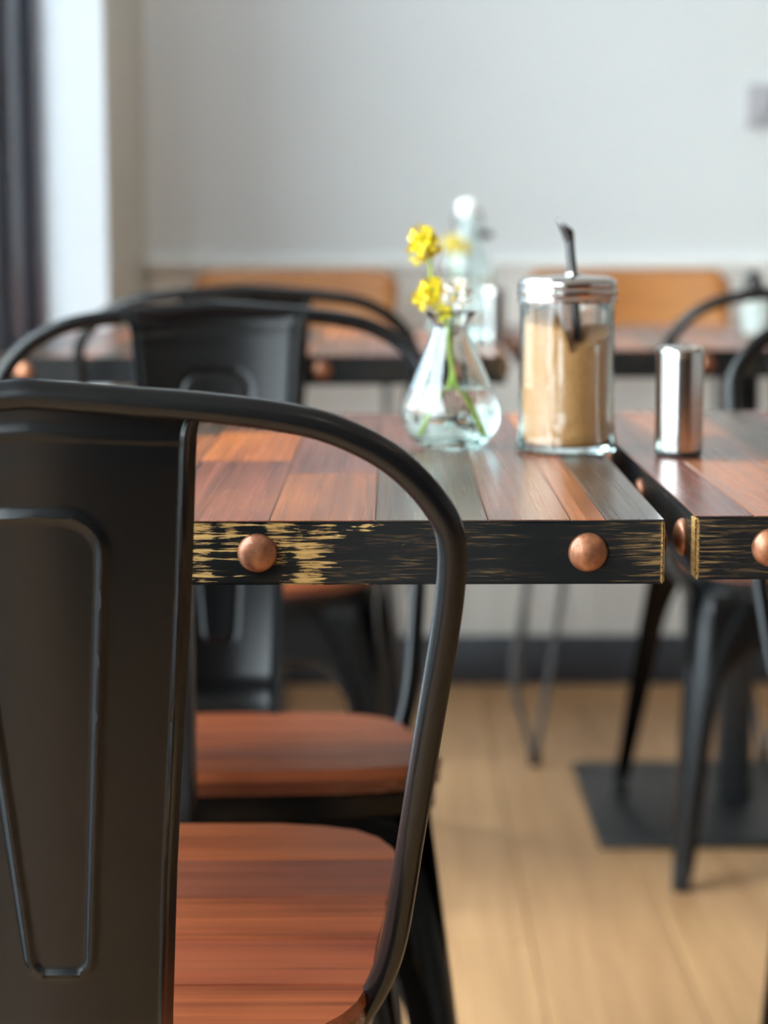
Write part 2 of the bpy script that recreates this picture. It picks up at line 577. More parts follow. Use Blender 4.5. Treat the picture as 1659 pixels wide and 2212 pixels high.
# stacked door stiles, stepped towards the room
for a_, b_, d0_, d1_ in ((3.20, 3.264, 0.0, 0.10), (3.115, 3.197, 0.012, 0.10), (3.05, 3.112, 0.004, 0.10), (2.94, 3.047, 0.016, 0.10)):
    bar('stile', a_, b_, 0.0, 2.45, d0_, d1_, win)
bar('pane', 3.255, YP - 0.008, 0.05, 2.41, GD, GD + 0.006, win, M['wglass'])
nb = 4
span = (2.95 - (YE + 0.08)) / nb
for i in range(nb):
    a = YE + 0.08 + i * span; b = a + span
    bar('sash', b - 0.05, b - 0.003, 0.06, 2.40, TH + 0.012, TH + 0.075, win)
    bar('sash', a + 0.003, a + 0.05, 0.06, 2.40, TH + 0.012, TH + 0.075, win)
    bar('sash_rail', a + 0.05, b - 0.05, 0.06, 0.13, TH + 0.012, TH + 0.075, win)
    bar('sash_rail', a + 0.05, b - 0.05, 2.33, 2.40, TH + 0.012, TH + 0.075, win)
    bar('pane', a + 0.04, b - 0.04, 0.12, 2.34, GD, GD + 0.006, win, M['wglass'])

# street outside
op = box('light_block_pier', -2.1, -0.72, 2.98, 3.20, -0.12, 3.2, M['facade'])  # unseen pier added to keep far-pane light off the back wall
tag(op, 'added pier outside the glass that blocks daylight through the far pane', 'pier')
struct(box('ground_outside', -19, -0.95, -10, 14, -0.2, -0.12, M['asphalt']))
fac = box('building', -18.5, -17.5, -14, 18, -0.12, 3.4, M['facade'])
tag(fac, 'grey rendered building across the street outside the window', 'building')
for i in range(8):
    box('facade_window', -17.52, -17.47, -10 + i * 3.2, -8.6 + i * 3.2, 1.0, 2.4, M['frame'], fac)


# recessed ceiling downlights (their light belongs to them)
def downlight(x, y, label):
    t = empty('ceiling_downlight', (x, y, ZC))
    tag(t, label, 'ceiling light', 'recessed ceiling downlights')
    lathe('bezel', [(0.045, -0.001), (0.045, -0.006), (0.034, -0.006), (0.032, -0.001)], M['white'], t, 32, closed=False)
    em = bpy.data.materials.get('lamp_glow')
    if not em:
        q = N('lamp_glow'); q.set((1, 0.9, 0.75), 0.5)
        q.b.inputs['Emission Color'].default_value = (1.0, 0.80, 0.56, 1); q.b.inputs['Emission Strength'].default_value = 140
        em = q.m
    lathe('lens', [(0.0005, -0.003), (0.032, -0.003), (0.032, -0.001), (0.0005, -0.001)], em, t, 24)
    ld = bpy.data.lights.new('downlight', 'SPOT'); ld.energy = 8; ld.color = (1.0, 0.90, 0.78)
    ld.spot_size = R(100); ld.spot_blend = 0.6; ld.shadow_soft_size = 0.032
    lo = bpy.data.objects.new('downlight_beam', ld); col.objects.link(lo); lo.parent = t; lo.location = (0, 0, -0.012)


downlight(0.9, -0.6, 'round recessed downlight in the ceiling nearest behind the photographer')
downlight(2.0, 0.4, 'round recessed downlight in the ceiling to the right of the near tables')
downlight(2.0, 2.2, 'round recessed downlight in the ceiling to the right of the far tables')

# wall switch at the right edge
sw = empty('light_switch', (0.708 + 0.073, YB, 1.141))
tag(sw, 'grey rectangular switch plate on the pale back wall at the right edge', 'switch')
box('face_plate', -0.073, 0.073, -0.009, 0.0, -0.042, 0.042, M['switch'], sw, bev=0.003)
for i in (-1, 1):
    box('rocker', i * 0.036 - 0.012, i * 0.036 + 0.012, -0.012, -0.008, -0.02, 0.02, M['switch'], sw, bev=0.002)

# unseen dark counter added behind the camera to darken the chair-back reflections
sc_ = empty('added_dark_counter', (0.75, -0.21, 0))
tag(sc_, 'added dark counter behind the camera that darkens reflections', 'counter')
box('carcass', -1.0, 1.0, -0.30, 0.30, 0.08, 0.80, M['walnut'], sc_)
box('plinth', -0.98, 0.98, -0.27, 0.27, 0.0, 0.08, M['iron'], sc_)
box('worktop', -1.03, 1.03, -0.33, 0.33, 0.80, 0.84, M['walnut'], sc_, bev=0.004)
for i in range(5):
    box('front_panel', -0.99 + i * 0.398, -0.60 + i * 0.398, 0.30, 0.316, 0.10, 0.78, M['walnut'], sc_, bev=0.003)

# ------------------------------------------------------------------ tables
TW, TD, TZ, TE = 0.672, 0.70, 0.7494, 0.0384
BX = [0.045 - TW / 2 + 0.194 * i for i in range(4)]
BY = [0.045 - TD / 2 + (TD - 0.09) / 3 * i for i in range(4)]


def bolt_mesh():
    r = 0.0117; h = 0.0062
    prof = [(r * 0.97, 0.0), (r, 0.0010)]
    for i in range(1, 8):
        a = i / 8 * math.pi / 2
        prof.append((r * math.cos(a), 0.001 + h * math.sin(a)))
    prof.append((0.0004, 0.001 + h))
    vs, fs = lathe_data(prof, 32)
    me = bpy.data.meshes.new('bolt')
    me.from_pydata(vs, [], fs); me.materials.append(M['copper'])
    me.shade_smooth(); me.set_sharp_from_angle(angle=R(60))
    return me


BOLT = bolt_mesh()


def board_mesh(L, mat, name='edge_board'):
    """mitred board, outer face at local y = 0 facing -y, top just under the veneer"""
    T = 0.03; z1 = TE / 2 - 0.0011; z0 = -TE / 2
    bm = bmesh.new()
    vs = [bm.verts.new(p) for z in (z0, z1) for p in ((-L / 2, 0, z), (L / 2, 0, z), (L / 2 - T, T, z), (-L / 2 + T, T, z))]
    for f in ((3, 2, 1, 0), (4, 5, 6, 7), (0, 1, 5, 4), (1, 2, 6, 5), (2, 3, 7, 6), (3, 0, 4, 7)):
        bm.faces.new([vs[i] for i in f])
    bmesh.ops.bevel(bm, geom=[e for e in bm.edges if min(v.co.y for v in e.verts) < 1e-6 and max(v.co.y for v in e.verts) < 1e-6], offset=0.0012, segments=2, affect='EDGES')
    bmesh.ops.recalc_face_normals(bm, faces=bm.faces)
    me = bpy.data.meshes.new(name); bm.to_mesh(me); bm.free(); me.materials.append(mat)
    return me


BM_X = board_mesh(TW, M['edge']); BM_Y = board_mesh(TD, M['edge']); BM_XH = board_mesh(TW, M['edge_heavy'])


def block(x0, x1, y0, y1, mat, parent, dz=0.0):
    g = 0.00025; z1 = TZ + dz; z0 = TZ - 0.0012
    x0 += g; x1 -= g; y0 += g; y1 -= g
    c = 0.0004
    cx, cyy = (x0 + x1) / 2, (y0 + y1) / 2
    hx, hy = (x1 - x0) / 2, (y1 - y0) / 2
    vs = []
    for z, e in ((z0, 0), (z1 - c, 0), (z1, c)):
        for sx, sy in ((-1, -1), (1, -1), (1, 1), (-1, 1)):
            vs.append((sx * (hx - e), sy * (hy - e), z - TZ))
    fs = [(3, 2, 1, 0), (8, 9, 10, 11)]; fm = [1, 0]
    for l in (0, 4):
        for i in range(4):
            j = (i + 1) % 4
            fs.append((l + i, l + j, l + 4 + j, l + 4 + i)); fm.append(1 if l == 0 else 0)
    me = bpy.data.meshes.new('wood_block')
    me.from_pydata(vs, [], fs); me.materials.append(mat); me.materials.append(M['black_side'])
    me.polygons.foreach_set('material_index', fm)
    o = bpy.data.objects.new('wood_block', me); col.objects.link(o)
    o.parent = parent; o.location = (cx, cyy, TZ)
    return o


# column layout: widths from the right edge, then block cuts along the depth with veneer numbers
LAY_A = [
    (0.0345, [(0.0, 2), (0.36, 3)]),
    (0.0205, [(0.0, 1), (0.42, 4)]),
    (0.0485, [(0.0, 3), (0.47, 5)]),
    (0.066, [(0.0, 2), (0.38, 5), (0.58, 3)]),
    (0.0625, [(0.0, 1), (0.235, 5), (0.52, 0)]),
    (0.068, [(0.0, 0), (0.315, 4), (0.53, 3)]),
    (0.058, [(0.0, 5), (0.24, 1), (0.50, 2)]),
    (0.066, [(0.0, 3), (0.40, 4)]),
    (0.060, [(0.0, 1), (0.30, 2), (0.55, 0)]),
    (0.072, [(0.0, 0), (0.36, 3)]),
    (0.056, [(0.0, 2), (0.22, 4), (0.50, 5)]),
    (0.060, [(0.0, 5), (0.33, 1)]),
]
LAY_B = [(0.060, [(0.0, 1), (0.34, 5)])] + LAY_A[3:11] + [(0.052, [(0.0, 4), (0.31, 2)]), (0.075, [(0.0, 1), (0.29, 3), (0.47, 1)]), (0.038, [(0.0, 5), (0.40, 3)])]


def make_table(loc, rz, lay, heavy, label, base_off=(0, 0), plate=0.155):
    t = empty('bistro_table', loc, rz)     # local origin: floor under the centre of the top
    tag(t, label, 'table', 'square patchwork-top bistro tables')
    top = box('table_top', -TW / 2 + 0.028, TW / 2 - 0.028, -TD / 2 + 0.028, TD / 2 - 0.028, TZ - 0.026, TZ - 0.0014, M['core'], t)
    x = TW / 2
    tot = sum(c[0] for c in lay); sc = TW / tot
    for wd, cuts in lay:
        x1 = x; x0 = x - wd * sc; x = x0
        for i, (c, v) in enumerate(cuts):
            y0 = -TD / 2 + c; y1 = -TD / 2 + (cuts[i + 1][0] if i + 1 < len(cuts) else TD)
            block(x0, x1, y0, y1, M['tt'][v], top, random.uniform(-0.00012, 0.0))
    zc = TZ - TE / 2
    for me, p, a, bl in (((BM_XH if heavy else BM_X), (0, -TD / 2, zc), 0, BX), (BM_Y, (TW / 2, 0, zc), 90, BY), (BM_X, (0, TD / 2, zc), 180, BX), (BM_Y, (-TW / 2, 0, zc), 270, BY)):
        b = bpy.data.objects.new('edge_board', me); col.objects.link(b); b.parent = t
        b.location = p; b.rotation_euler = (0, 0, R(a))
        for q_ in bl:
            o = bpy.data.objects.new('bolt', BOLT); col.objects.link(o); o.parent = b
            o.location = (q_, 0.0002, 0); o.rotation_euler = (R(90), 0, 0)
    bx, by = base_off
    bm = bmesh.new(); box_bm(bm, bx - 0.025, bx + 0.025, by - 0.025, by + 0.025, 0.014, TZ - 0.034, 0.004, 2)
    bm_obj('column', bm, M['iron'], t, 40)
    bm = bmesh.new(); box_bm(bm, bx - 0.17, bx + 0.17, by - 0.02, by + 0.02, TZ - 0.034, TZ - 0.026, 0.001, 1)
    box_bm(bm, bx - 0.02, bx + 0.02, by - 0.17, by + 0.17, TZ - 0.0341, TZ - 0.0261, 0.001, 1)
    bm_obj('top_bracket', bm, M['iron'], t, 40)
    bm = bmesh.new(); box_bm(bm, bx - plate, bx + plate, by - plate, by + plate, 0.0, 0.014, 0.004, 2)
    bm_obj('base_plate', bm, M['iron'], t, 40)
    return t


T1 = make_table((0.1656 - TW / 2, 1.2392 + TD / 2 - 0.001, 0), R(-0.17), LAY_A, True,
                'patchwork-wood table in front with vase and sugar jar, heavily rubbed black edge')
T2 = make_table((0.1825 + TW / 2, 1.2529 + TD / 2 + 0.001, 0), R(0.33), LAY_B, False,
                'patchwork-wood table at the right edge with the steel shaker on it')
T3 = make_table((-0.176, 2.775 + TD / 2, 0), 0, LAY_A[4:] + LAY_A[:4], False,
                'far patchwork-wood table by the window, beyond the chair facing the camera', (0, 0.085))
T4 = make_table((0.198 + TW / 2, 2.885 + TD / 2, 0), 0, LAY_B[5:] + LAY_B[:5], False,
                'far patchwork-wood table on the right with a square black floor plate', (0.018, 0.06), 0.235)

# ------------------------------------------------------------------ metal cafe chair
ZS, AL, YBK, LEAN = 0.4657, math.tan(R(5.557)), 0.1776, R(12.093)
ZB = ZS - YBK * AL


def backpt(x, t, off=0.0):
    """point on the leaning back plane; off moves it towards the rear"""
    return Vector((x, -YBK - t * math.sin(LEAN) - off * math.cos(LEAN), ZB + t * math.cos(LEAN) - off * math.sin(LEAN)))


OUT = [(0.0, 0.8456), (0.0327, 0.8432), (0.0557, 0.8412), (0.0788, 0.8395), (0.1019, 0.8370), (0.125, 0.8338), (0.1482, 0.8286), (0.1700, 0.8207),
       (0.1877, 0.8095), (0.2019, 0.7948), (0.2122, 0.7800), (0.2178, 0.7680), (0.2197, 0.7540), (0.2187, 0.7305), (0.2162, 0.7065), (0.2117, 0.6762), (0.2073, 0.6416),
       (0.2027, 0.6053), (0.198, 0.5666), (0.1944, 0.5324), (0.1917, 0.5070), (0.1878, 0.4843), (0.1825, 0.4646), (0.1755, 0.4460), (0.168, 0.430)]
TR = 0.0078


def hoop_center():
    c = []
    for i, p in enumerate(OUT):
        a = OUT[max(i - 1, 0)]; b = OUT[min(i + 1, len(OUT) - 1)]
        if i == 0: nx, ny = 0.0, -1.0
        else:
            dx, dy = b[0] - a[0], b[1] - a[1]; l = math.hypot(dx, dy); nx, ny = dy / l, -dx / l
        c.append((p[0] + nx * TR, p[1] + ny * TR))
    return c


HC = hoop_center()
for _ in range(1):
    HC = [(x * (1.0 + 0.010 * min(1.0, max(0.0, (0.83 - z) / 0.05))), z) for x, z in HC]
    HC = [HC[0]] + [tuple((HC[i - 1][k_] + 2 * HC[i][k_] + HC[i + 1][k_]) / 4 for k_ in (0, 1)) if HC[i][1] < 0.82 else HC[i] for i in range(1, len(HC) - 1)] + [HC[-1]]


def hoop_pt(x, z):
    return Vector((x, -YBK - (z - ZB) * math.tan(LEAN) + 0.095 * (max(0.0, 0.845 - z) / 0.37) ** 2, z))


def t_top(x):
    x = abs(x)
    for a, b in zip(HC, HC[1:]):
        if a[0] <= x <= b[0] + 1e-9:
            f = (x - a[0]) / (b[0] - a[0] + 1e-9); return (a[1] + (b[1] - a[1]) * f - ZB) / math.cos(LEAN)
    return (HC[0][1] - ZB) / math.cos(LEAN)


def emboss_outline():
    """rounded trapezoid pressed into the splat"""
    cs = [(0.0355, 0.335, 0.021), (0.0160, 0.0665, 0.009), (-0.0160, 0.0665, 0.009), (-0.0355, 0.335, 0.021)]
    pts = []
    for i in range(4):
        p = Vector(cs[i][:2]); a = Vector(cs[i - 1][:2]); b = Vector(cs[(i + 1) % 4][:2]); r = cs[i][2]
        u = (a - p).normalized(); v = (b - p).normalized()
        ang = math.acos(max(-1, min(1, u.dot(v)))); d = r / math.tan(ang / 2)
        s, e = p + u * d, p + v * d
        cc = p + (u + v).normalized() * (r / math.sin(ang / 2))
        a0 = math.atan2(s.y - cc.y, s.x - cc.x); a1 = math.atan2(e.y - cc.y, e.x - cc.x)
        da = (a1 - a0 + math.pi) % (2 * math.pi) - math.pi
        for k_ in range(9):
            an = a0 + da * k_ / 8; pts.append(Vector((cc.x + r * math.cos(an), cc.y + r * math.sin(an))))
    return pts


EMB = emboss_outline()


def emb_dist(x, t):
    p = Vector((x, t)); best = 9
    for i in range(len(EMB)):
        a, b = EMB[i - 1], EMB[i]
        ab = b - a; l2 = ab.length_squared
        f = max(0, min(1, (p - a).dot(ab) / l2)) if l2 > 0 else 0
        best = min(best, (a + ab * f - p).length)
    return best


def splat_hw(t):
    # half width of the splat
    pts = [(-0.03, 0.0545), (0.03, 0.0578), (0.122, 0.0634), (0.295, 0.0772), (0.3816, 0.0826), (0.42, 0.085)]
    for a, b in zip(pts, pts[1:]):
        if a[0] <= t <= b[0]:
            return a[1] + (b[1] - a[1]) * (t - a[0]) / (b[0] - a[0])
    return pts[-1][1]


def make_splat(parent):
    nu, nt = 110, 170
    us = []
    for i in range(nu + 1):
        us.append(-1 + 2 * i / nu)
    us = sorted(set([round(u, 5) for u in us] + [s * v for s in (-1, 1) for v in (0.925, 0.935, 0.945, 0.955, 0.965, 0.975, 0.985, 0.995)]))
    V, Fc = [], []
    for j in range(nt + 1):
        fj = j / nt
        for u in us:
            t_lo = -0.012
            x = u * splat_hw(t_lo + (0.39 - t_lo) * fj)
            tt = t_top(x) - 0.003
            t = t_lo + (tt - t_lo) * fj
            hw = splat_hw(t)
            gap = tt - 0.004 - t
            hw += 0.006 * math.exp(-max(gap, 0) / 0.0035)
            x = u * hw
            edge = (1 - abs(u)) * hw
            off = 0.0045 - 0.011 * (u * u)                                # slight barrel
            off += 0.0016 * math.exp(-((edge - 0.0052) / 0.0011) ** 2)     # fold line of the flange
            if edge < 0.0052: off -= 0.008 * (1 - edge / 0.0052)
            off += 0.0012 * math.exp(-((gap - 0.012) / 0.0022) ** 2)
            if abs(x) < 0.045 and 0.05 < t < 0.35:
                d = emb_dist(x, t)
                if d < 0.014: off += 0.0024 * math.exp(-(d / 0.0021) ** 2)
            if t < 0.035: off -= 0.030 * ((0.035 - t) / 0.047) ** 2       # foot turned forward onto the pan
            off += -0.0035 * max(0, (t - 0.36) / 0.04)
            V.append(backpt(x, t, off))
    m = len(us)
    for j in range(nt):
        for i in range(m - 1):
            Fc.append((j * m + i, j * m + i + 1, (j + 1) * m + i + 1, (j + 1) * m + i))
    o = mesh_obj('splat', V, Fc, M['black'], parent, 60)
    md = o.modifiers.new('sheet', 'SOLIDIFY'); md.thickness = 0.0016; md.offset = 0
    return o


SEAT = [(0.0, 0.195), (0.06, 0.195), (0.102, 0.1945), (0.136, 0.1902), (0.160, 0.182), (0.1764, 0.1674), (0.1862, 0.1482), (0.1887, 0.1354), (0.186, 0.1065),
        (0.179, 0.0295), (0.1700, -0.0596), (0.167, -0.0786), (0.1614, -0.094), (0.1533, -0.109), (0.1427, -0.124), (0.128, -0.137), (0.108, -0.148), (0.08, -0.160), (0.04, -0.166), (0.0, -0.168)]


def outline(grow=0.0, back=None):
    pts = [Vector(p) for p in SEAT]
    out = []
    for i, p in enumerate(pts):
        a = pts[max(i - 1, 0)]; b = pts[min(i + 1, len(pts) - 1)]
        d = (b - a); nrm = Vector((-d.y, d.x)).normalized() if d.length else Vector((0, 1))
        if i == 0: nrm = Vector((0, 1))
        if i == len(pts) - 1: nrm = Vector((0, -1))
        q_ = p + nrm * grow
        if back is not None and q_.y < -0.05: q_.y = -0.05 + (q_.y + 0.05) * back
        out.append(q_)
    left = [Vector((-p.x, p.y)) for p in reversed(out) if p.x > 1e-6]
    return out + left


def prism(name, pts, z0, z1, mat, parent, bev=0.0, z_tilt=True):
    """closed outline extruded; z measured along the seat tilt"""
    bm = bmesh.new()
    lo = [bm.verts.new((p.x, p.y, z0)) for p in pts]
    hi = [bm.verts.new((p.x, p.y, z1)) for p in pts]
    n_ = len(pts)
    bm.faces.new(list(reversed(lo))); top = bm.faces.new(hi)
    for i in range(n_):
        bm.faces.new((lo[i], lo[(i + 1) % n_], hi[(i + 1) % n_], hi[i]))
    if bev: bmesh.ops.bevel(bm, geom=list(top.edges), offset=bev, segments=2, affect='EDGES')
    if z_tilt:
        for v in bm.verts: v.co.z += ZS + v.co.y * AL
    return bm_obj(name, bm, mat, parent, 35)


def clip_y(pts, y0, y1):
    def half(ps, y, keep_above):
        out = []
        for i in range(len(ps)):
            a, b = ps[i - 1], ps[i]
            ia = a.y >= y if keep_above else a.y <= y
            ib = b.y >= y if keep_above else b.y <= y
            if ia != ib:
                f = (y - a.y) / (b.y - a.y); out.append(Vector((a.x + (b.x - a.x) * f, y)))
            if ib: out.append(b.copy())
        return out
    r = half(half(pts, y0, True), y1, False)
    cl = []
    for p in r:
        if not cl or (p - cl[-1]).length > 1e-5: cl.append(p)
    if (cl[0] - cl[-1]).length < 1e-5: cl.pop()
    return cl


def leg_width(s):
    z = s * 0.44
    return 0.026 + 0.028 * s + 0.062 * max(0.0, (z - 0.26) / 0.18) ** 2.0


def make_leg(parent, sx, sy):
    if sy > 0: top = Vector((sx * 0.178, 0.176, 0)); foot = Vector((sx * 0.222, 0.262, 0))
    else: top = Vector((sx * 0.163, -0.172, 0)); foot = Vector((sx * 0.186, -0.206, 0))
    zt = ZS - 0.026 + top.y * AL
    zf = 0.022
    V, Fc = [], []
    ns = 26
    cross = 5
    for i in range(ns + 1):
        s = i / ns
        c = foot.lerp(top, s); z = zf + (zt - zf) * s
        wdt = leg_width(s)
        wa = wdt
        r = 0.012 + (wdt - 0.012) * 0.8 * min(1, 0.3 + s)
        ring = []
        for k_ in range(5, 0, -1):
            ring.append((-(r + (wa - r) * k_ / 5), 0.0))
        for k_ in range(cross + 1):
            a = math.pi / 2 * k_ / cross
            ring.append((-r + r * math.sin(a), -r + r * math.cos(a)))
        for k_ in range(1, 6):
            ring.append((0.0, -(r + (wdt - r) * k_ / 5)))
        for (u, v) in ring:
            V.append((c.x + sx * u, c.y + sy * v, z))
    m = len(ring)
    for i in range(ns):
        for k_ in range(m - 1):
            Fc.append((i * m + k_, i * m + k_ + 1, (i + 1) * m + k_ + 1, (i + 1) * m + k_))
    o = mesh_obj('leg', V, Fc, M['black'], parent, 50)
    md = o.modifiers.new('sheet', 'SOLIDIFY'); md.thickness = 0.0022; md.offset = -1
    # rolled edges of the folded sheet
    ft = bmesh.new(); box_bm(ft, -0.012, 0.012, -0.012, 0.012, 0.0, 0.040, 0.004, 2)
    f = bm_obj('rubber_foot', ft, M['rubber'], o, 40)
    f.location = (foot.x - sx * 0.0115, foot.y - sy * 0.0115, 0)
    return o


def leg_line(sx, sy, z):
    if sy > 0: top = Vector((sx * 0.178, 0.176)); foot = Vector((sx * 0.222, 0.262))
    else: top = Vector((sx * 0.163, -0.172)); foot = Vector((sx * 0.186, -0.206))
    zt = ZS - 0.026 + top.y * AL
    return foot.lerp(top, (z - 0.022) / (zt - 0.022))


def make_apron(parent, a, b, low):
    """arched sheet skirt between two legs"""
    V, Fc = [], []
    nu, nz = 28, 6
    for i in range(nu + 1):
        u = -0.88 + 1.76 * i / nu
        zb = low - 0.10 * max(0.0, (abs(u) - 0.42) / 0.46) ** 2.2
        for j in range(nz + 1):
            pa = leg_line(a[0], a[1], 0.40); pb = leg_line(b[0], b[1], 0.40)
            p0 = pa.lerp(pb, (u + 1) / 2)
            zt = ZS - 0.034 + p0.y * AL
            z = zb + (zt - zb) * j / nz
            p = leg_line(a[0], a[1], z).lerp(leg_line(b[0], b[1], z), (u + 1) / 2)
            m = p.normalized() * 0.0035
            V.append((p.x - m.x, p.y - m.y, z))
    for i in range(nu):
        for j in range(nz):
            k_ = i * (nz + 1) + j
            Fc.append((k_, k_ + 1, k_ + nz + 2, k_ + nz + 1))
    o = mesh_obj('apron', V, Fc, M['black'], parent, 50)
    md = o.modifiers.new('sheet', 'SOLIDIFY'); md.thickness = 0.002; md.offset = 0
    return o


def make_chair(name='metal_cafe_chair'):
    root = empty(name)
    # hoop: right half then mirrored
    c = [Vector((x, t)) for x, t in HC]
    c = catmull([(p.x, p.y, 0) for p in c], 4)
    half = [hoop_pt(p.x, p.y) for p in c]
    path = [Vector((-p.x, p.y, p.z)) for p in reversed(half[1:])] + half
    tube('back_hoop', path, TR, M['black'], root, 20)
    make_splat(root)
    pts = outline()
    seat = prism('seat', outline(-0.0015), -0.021, -0.008, M['seat_core'], root)
    ys = [0.20, 0.128, 0.062, -0.004, -0.070, -0.17]
    order = [0, 2, 0, 1, 0]
    for i in range(5):
        poly = clip_y(pts, ys[i + 1] + (0.0003 if i < 4 else 0), ys[i] - (0.0003 if i else 0))
        prism('seat_board', poly, -0.0095, 0.0, M['seat'][order[i]], seat, bev=0.0012)
    prism('seat_pan', outline(-0.006, 1.25), -0.042, -0.0211, M['black'], root, bev=0.004)
    for sx in (-1, 1):
        for sy in (1, -1):
            make_leg(root, sx, sy)
    make_apron(root, (-1, -1), (1, -1), 0.335)
    make_apron(root, (-1, 1), (1, 1), 0.395)
    make_apron(root, (-1, -1), (-1, 1), 0.405)
    make_apron(root, (1, -1), (1, 1), 0.405)
    return root


GRP = 'black metal cafe chairs with wooden seats'
chair = make_chair()
chair.location = (-0.1794, 1.3276, 0); chair.rotation_euler = (0, 0, R(0.29))
tag(chair, 'black metal cafe chair in the foreground, seen from behind, close to the camera', 'chair', GRP)


def put_chair(x, y, rz, label, tilt=0.0, z=0.0):
    c = copy_tree(chair)
    c.location = (x, y, z); c.rotation_euler = (tilt, 0, R(rz))
    tag(c, label, 'chair', GRP)
    return c


put_chair(-0.1498, 1.866, 183.88, 'black metal cafe chair facing the camera across the front table')
put_chair(-0.177, 2.960, 0.5, 'black metal cafe chair seen from behind, tucked under the far table by the window')
put_chair(0.552, 1.88, 178.0, 'black metal cafe chair facing the camera across the right table, cut by the right edge')
# front feet of this one stand on the table's floor plate
tl = math.atan(0.0145 / 0.468)
put_chair(0.585, 3.058, 0.0, 'black metal cafe chair at the far right table, its front leg on the floor plate', tl, 0.206 * math.sin(tl))


# ------------------------------------------------------------------ plywood chairs on rod legs by the back wall
def make_ply_chair():
    t = empty('plywood_chair')
    V, Fc = [], []
    nu, nz = 16, 8
    for j in range(nz + 1):
        for i in range(nu + 1):
            u = -1 + 2 * i / nu; v = j / nz
            x = 0.192 * u * (1 - 0.05 * (1 - v))
            z = 0.665 + 0.165 * v
            cr = 0.02
            if abs(u) > 0.86:
                k_ = (abs(u) - 0.86) / 0.14
                z = 0.7475 + (z - 0.7475) * (1 - 0.28 * k_ ** 3)
            V.append((x, 0.205 + 0.05 * v - 0.03 * u * u, z))
    m = nu + 1
    for j in range(nz):
        for i in range(nu):
            Fc.append((j * m + i, j * m + i + 1, (j + 1) * m + i + 1, (j + 1) * m + i))
    o = mesh_obj('backrest', V, Fc, M['ply'], t, 60)
    md = o.modifiers.new('ply', 'SOLIDIFY'); md.thickness = 0.010; md.offset = 0
    bm = bmesh.new(); box_bm(bm, -0.19, 0.19, -0.19, 0.19, 0.445, 0.459, 0.006, 2)
    bm_obj('seat', bm, M['ply'], t, 40)
    r = 0.0055
    for sx in (-1, 1):
        # hairpin front leg: two rods that meet at the foot
        foot = Vector((sx * 0.195, -0.20, 0.006))
        tubes('leg', [[Vector((sx * 0.185, -0.15, 0.445)), Vector((sx * 0.232, -0.185, 0.165)), Vector((sx * 0.226, -0.19, 0.12)), foot],
                      [Vector((sx * 0.125, -0.15, 0.445)), Vector((sx * 0.165, -0.18, 0.18)), foot]], r, M['tube_grey'], t)
        tubes('leg', [[Vector((sx * 0.17, 0.22, 0.75)), Vector((sx * 0.17, 0.19, 0.45)), Vector((sx * 0.20, 0.21, 0.006))]], r + 0.001, M['tube_grey'], t)
        lathe('rubber_foot', [(0.009, 0.0), (0.010, 0.003), (0.010, 0.022), (0.007, 0.026)], M['rubber'], t, 16).location = (foot.x, foot.y, 0)
    tubes('seat_rail', [[Vector((-0.17, -0.15, 0.438)), Vector((0.17, -0.15, 0.438))], [Vector((-0.17, 0.17, 0.438)), Vector((0.17, 0.17, 0.438))],
                        [Vector((-0.16, -0.16, 0.434)), Vector((-0.17, 0.19, 0.434))], [Vector((0.16, -0.16, 0.434)), Vector((0.17, 0.19, 0.434))]], 0.007, M['tube_grey'], t)
    return t


pc = make_ply_chair()
pc.location = (0.451, 3.752, 0)
tag(pc, 'honey plywood chair with grey rod legs behind the far right table', 'chair', 'plywood chairs along the back wall')
p2 = copy_tree(pc)
p2.location = (-0.165, 3.80, 0)
tag(p2, 'honey plywood chair behind the far table by the window', 'chair', 'plywood chairs along the back wall')


# ------------------------------------------------------------------ things on the tables
def glass_lathe(name, outer, inner, mat, parent, n=64, facet=None, smooth=60):
    """outer profile up, over the rim, inner profile down: one closed glass shell"""
    prof = outer + inner
    vs, fs = [], []
    for r, z in prof:
        for i in range(n):
            a = 2 * math.pi * i / n
            rr = facet(r, z, a) if facet else r
            vs.append((rr * math.cos(a), rr * math.sin(a), z))
    for k_ in range(len(prof) - 1):
        for i in range(n):
            j = (i + 1) % n
            fs.append((k_ * n + i, k_ * n + j, (k_ + 1) * n + j, (k_ + 1) * n + i))
    fs.append(tuple(range(n))); fs.append(tuple((len(prof) - 1) * n + i for i in range(n)))
    return mesh_obj(name, vs, fs, mat, parent, smooth)


def smooth_prof(pts, sub=5):
    c = catmull([(r, z, 0) for r, z in pts], sub)
    return [(max(p.x, 0.0004), p.y) for p in c]


def make_vase(loc, label):
    t = empty('bud_vase', loc)
    tag(t, label, 'vase', 'teardrop glass bud vases')
    out = smooth_prof([(0.0215, 0.0), (0.0245, 0.0018), (0.0305, 0.007), (0.0362, 0.016), (0.0380, 0.0255), (0.0366, 0.035), (0.0318, 0.0475), (0.0252, 0.0625), (0.0180, 0.0795), (0.0140, 0.0900), (0.0136, 0.0945), (0.0165, 0.1000), (0.0205, 0.1040)])
    inn = smooth_prof([(0.0196, 0.1052), (0.0145, 0.1008), (0.0114, 0.0945), (0.0118, 0.0895), (0.0156, 0.0790), (0.0228, 0.0620), (0.0294, 0.0470), (0.0342, 0.0345), (0.0352, 0.0255), (0.0332, 0.0165), (0.0270, 0.0105), (0.0150, 0.0085), (0.0010, 0.0080)])
    glass_lathe('glass_body', out, inn, M['glass_aqua'], t)
    wp = smooth_prof([(0.0010, 0.0079), (0.0151, 0.0084), (0.0271, 0.0104), (0.0333, 0.0164), (0.0353, 0.0255), (0.0343, 0.0345), (0.0303, 0.0450)])
    wp += [(0.0295, 0.0460), (0.0275, 0.0454), (0.0010, 0.0452)]
    lathe('water', wp, M['water'], t, 64, 40)
    return t


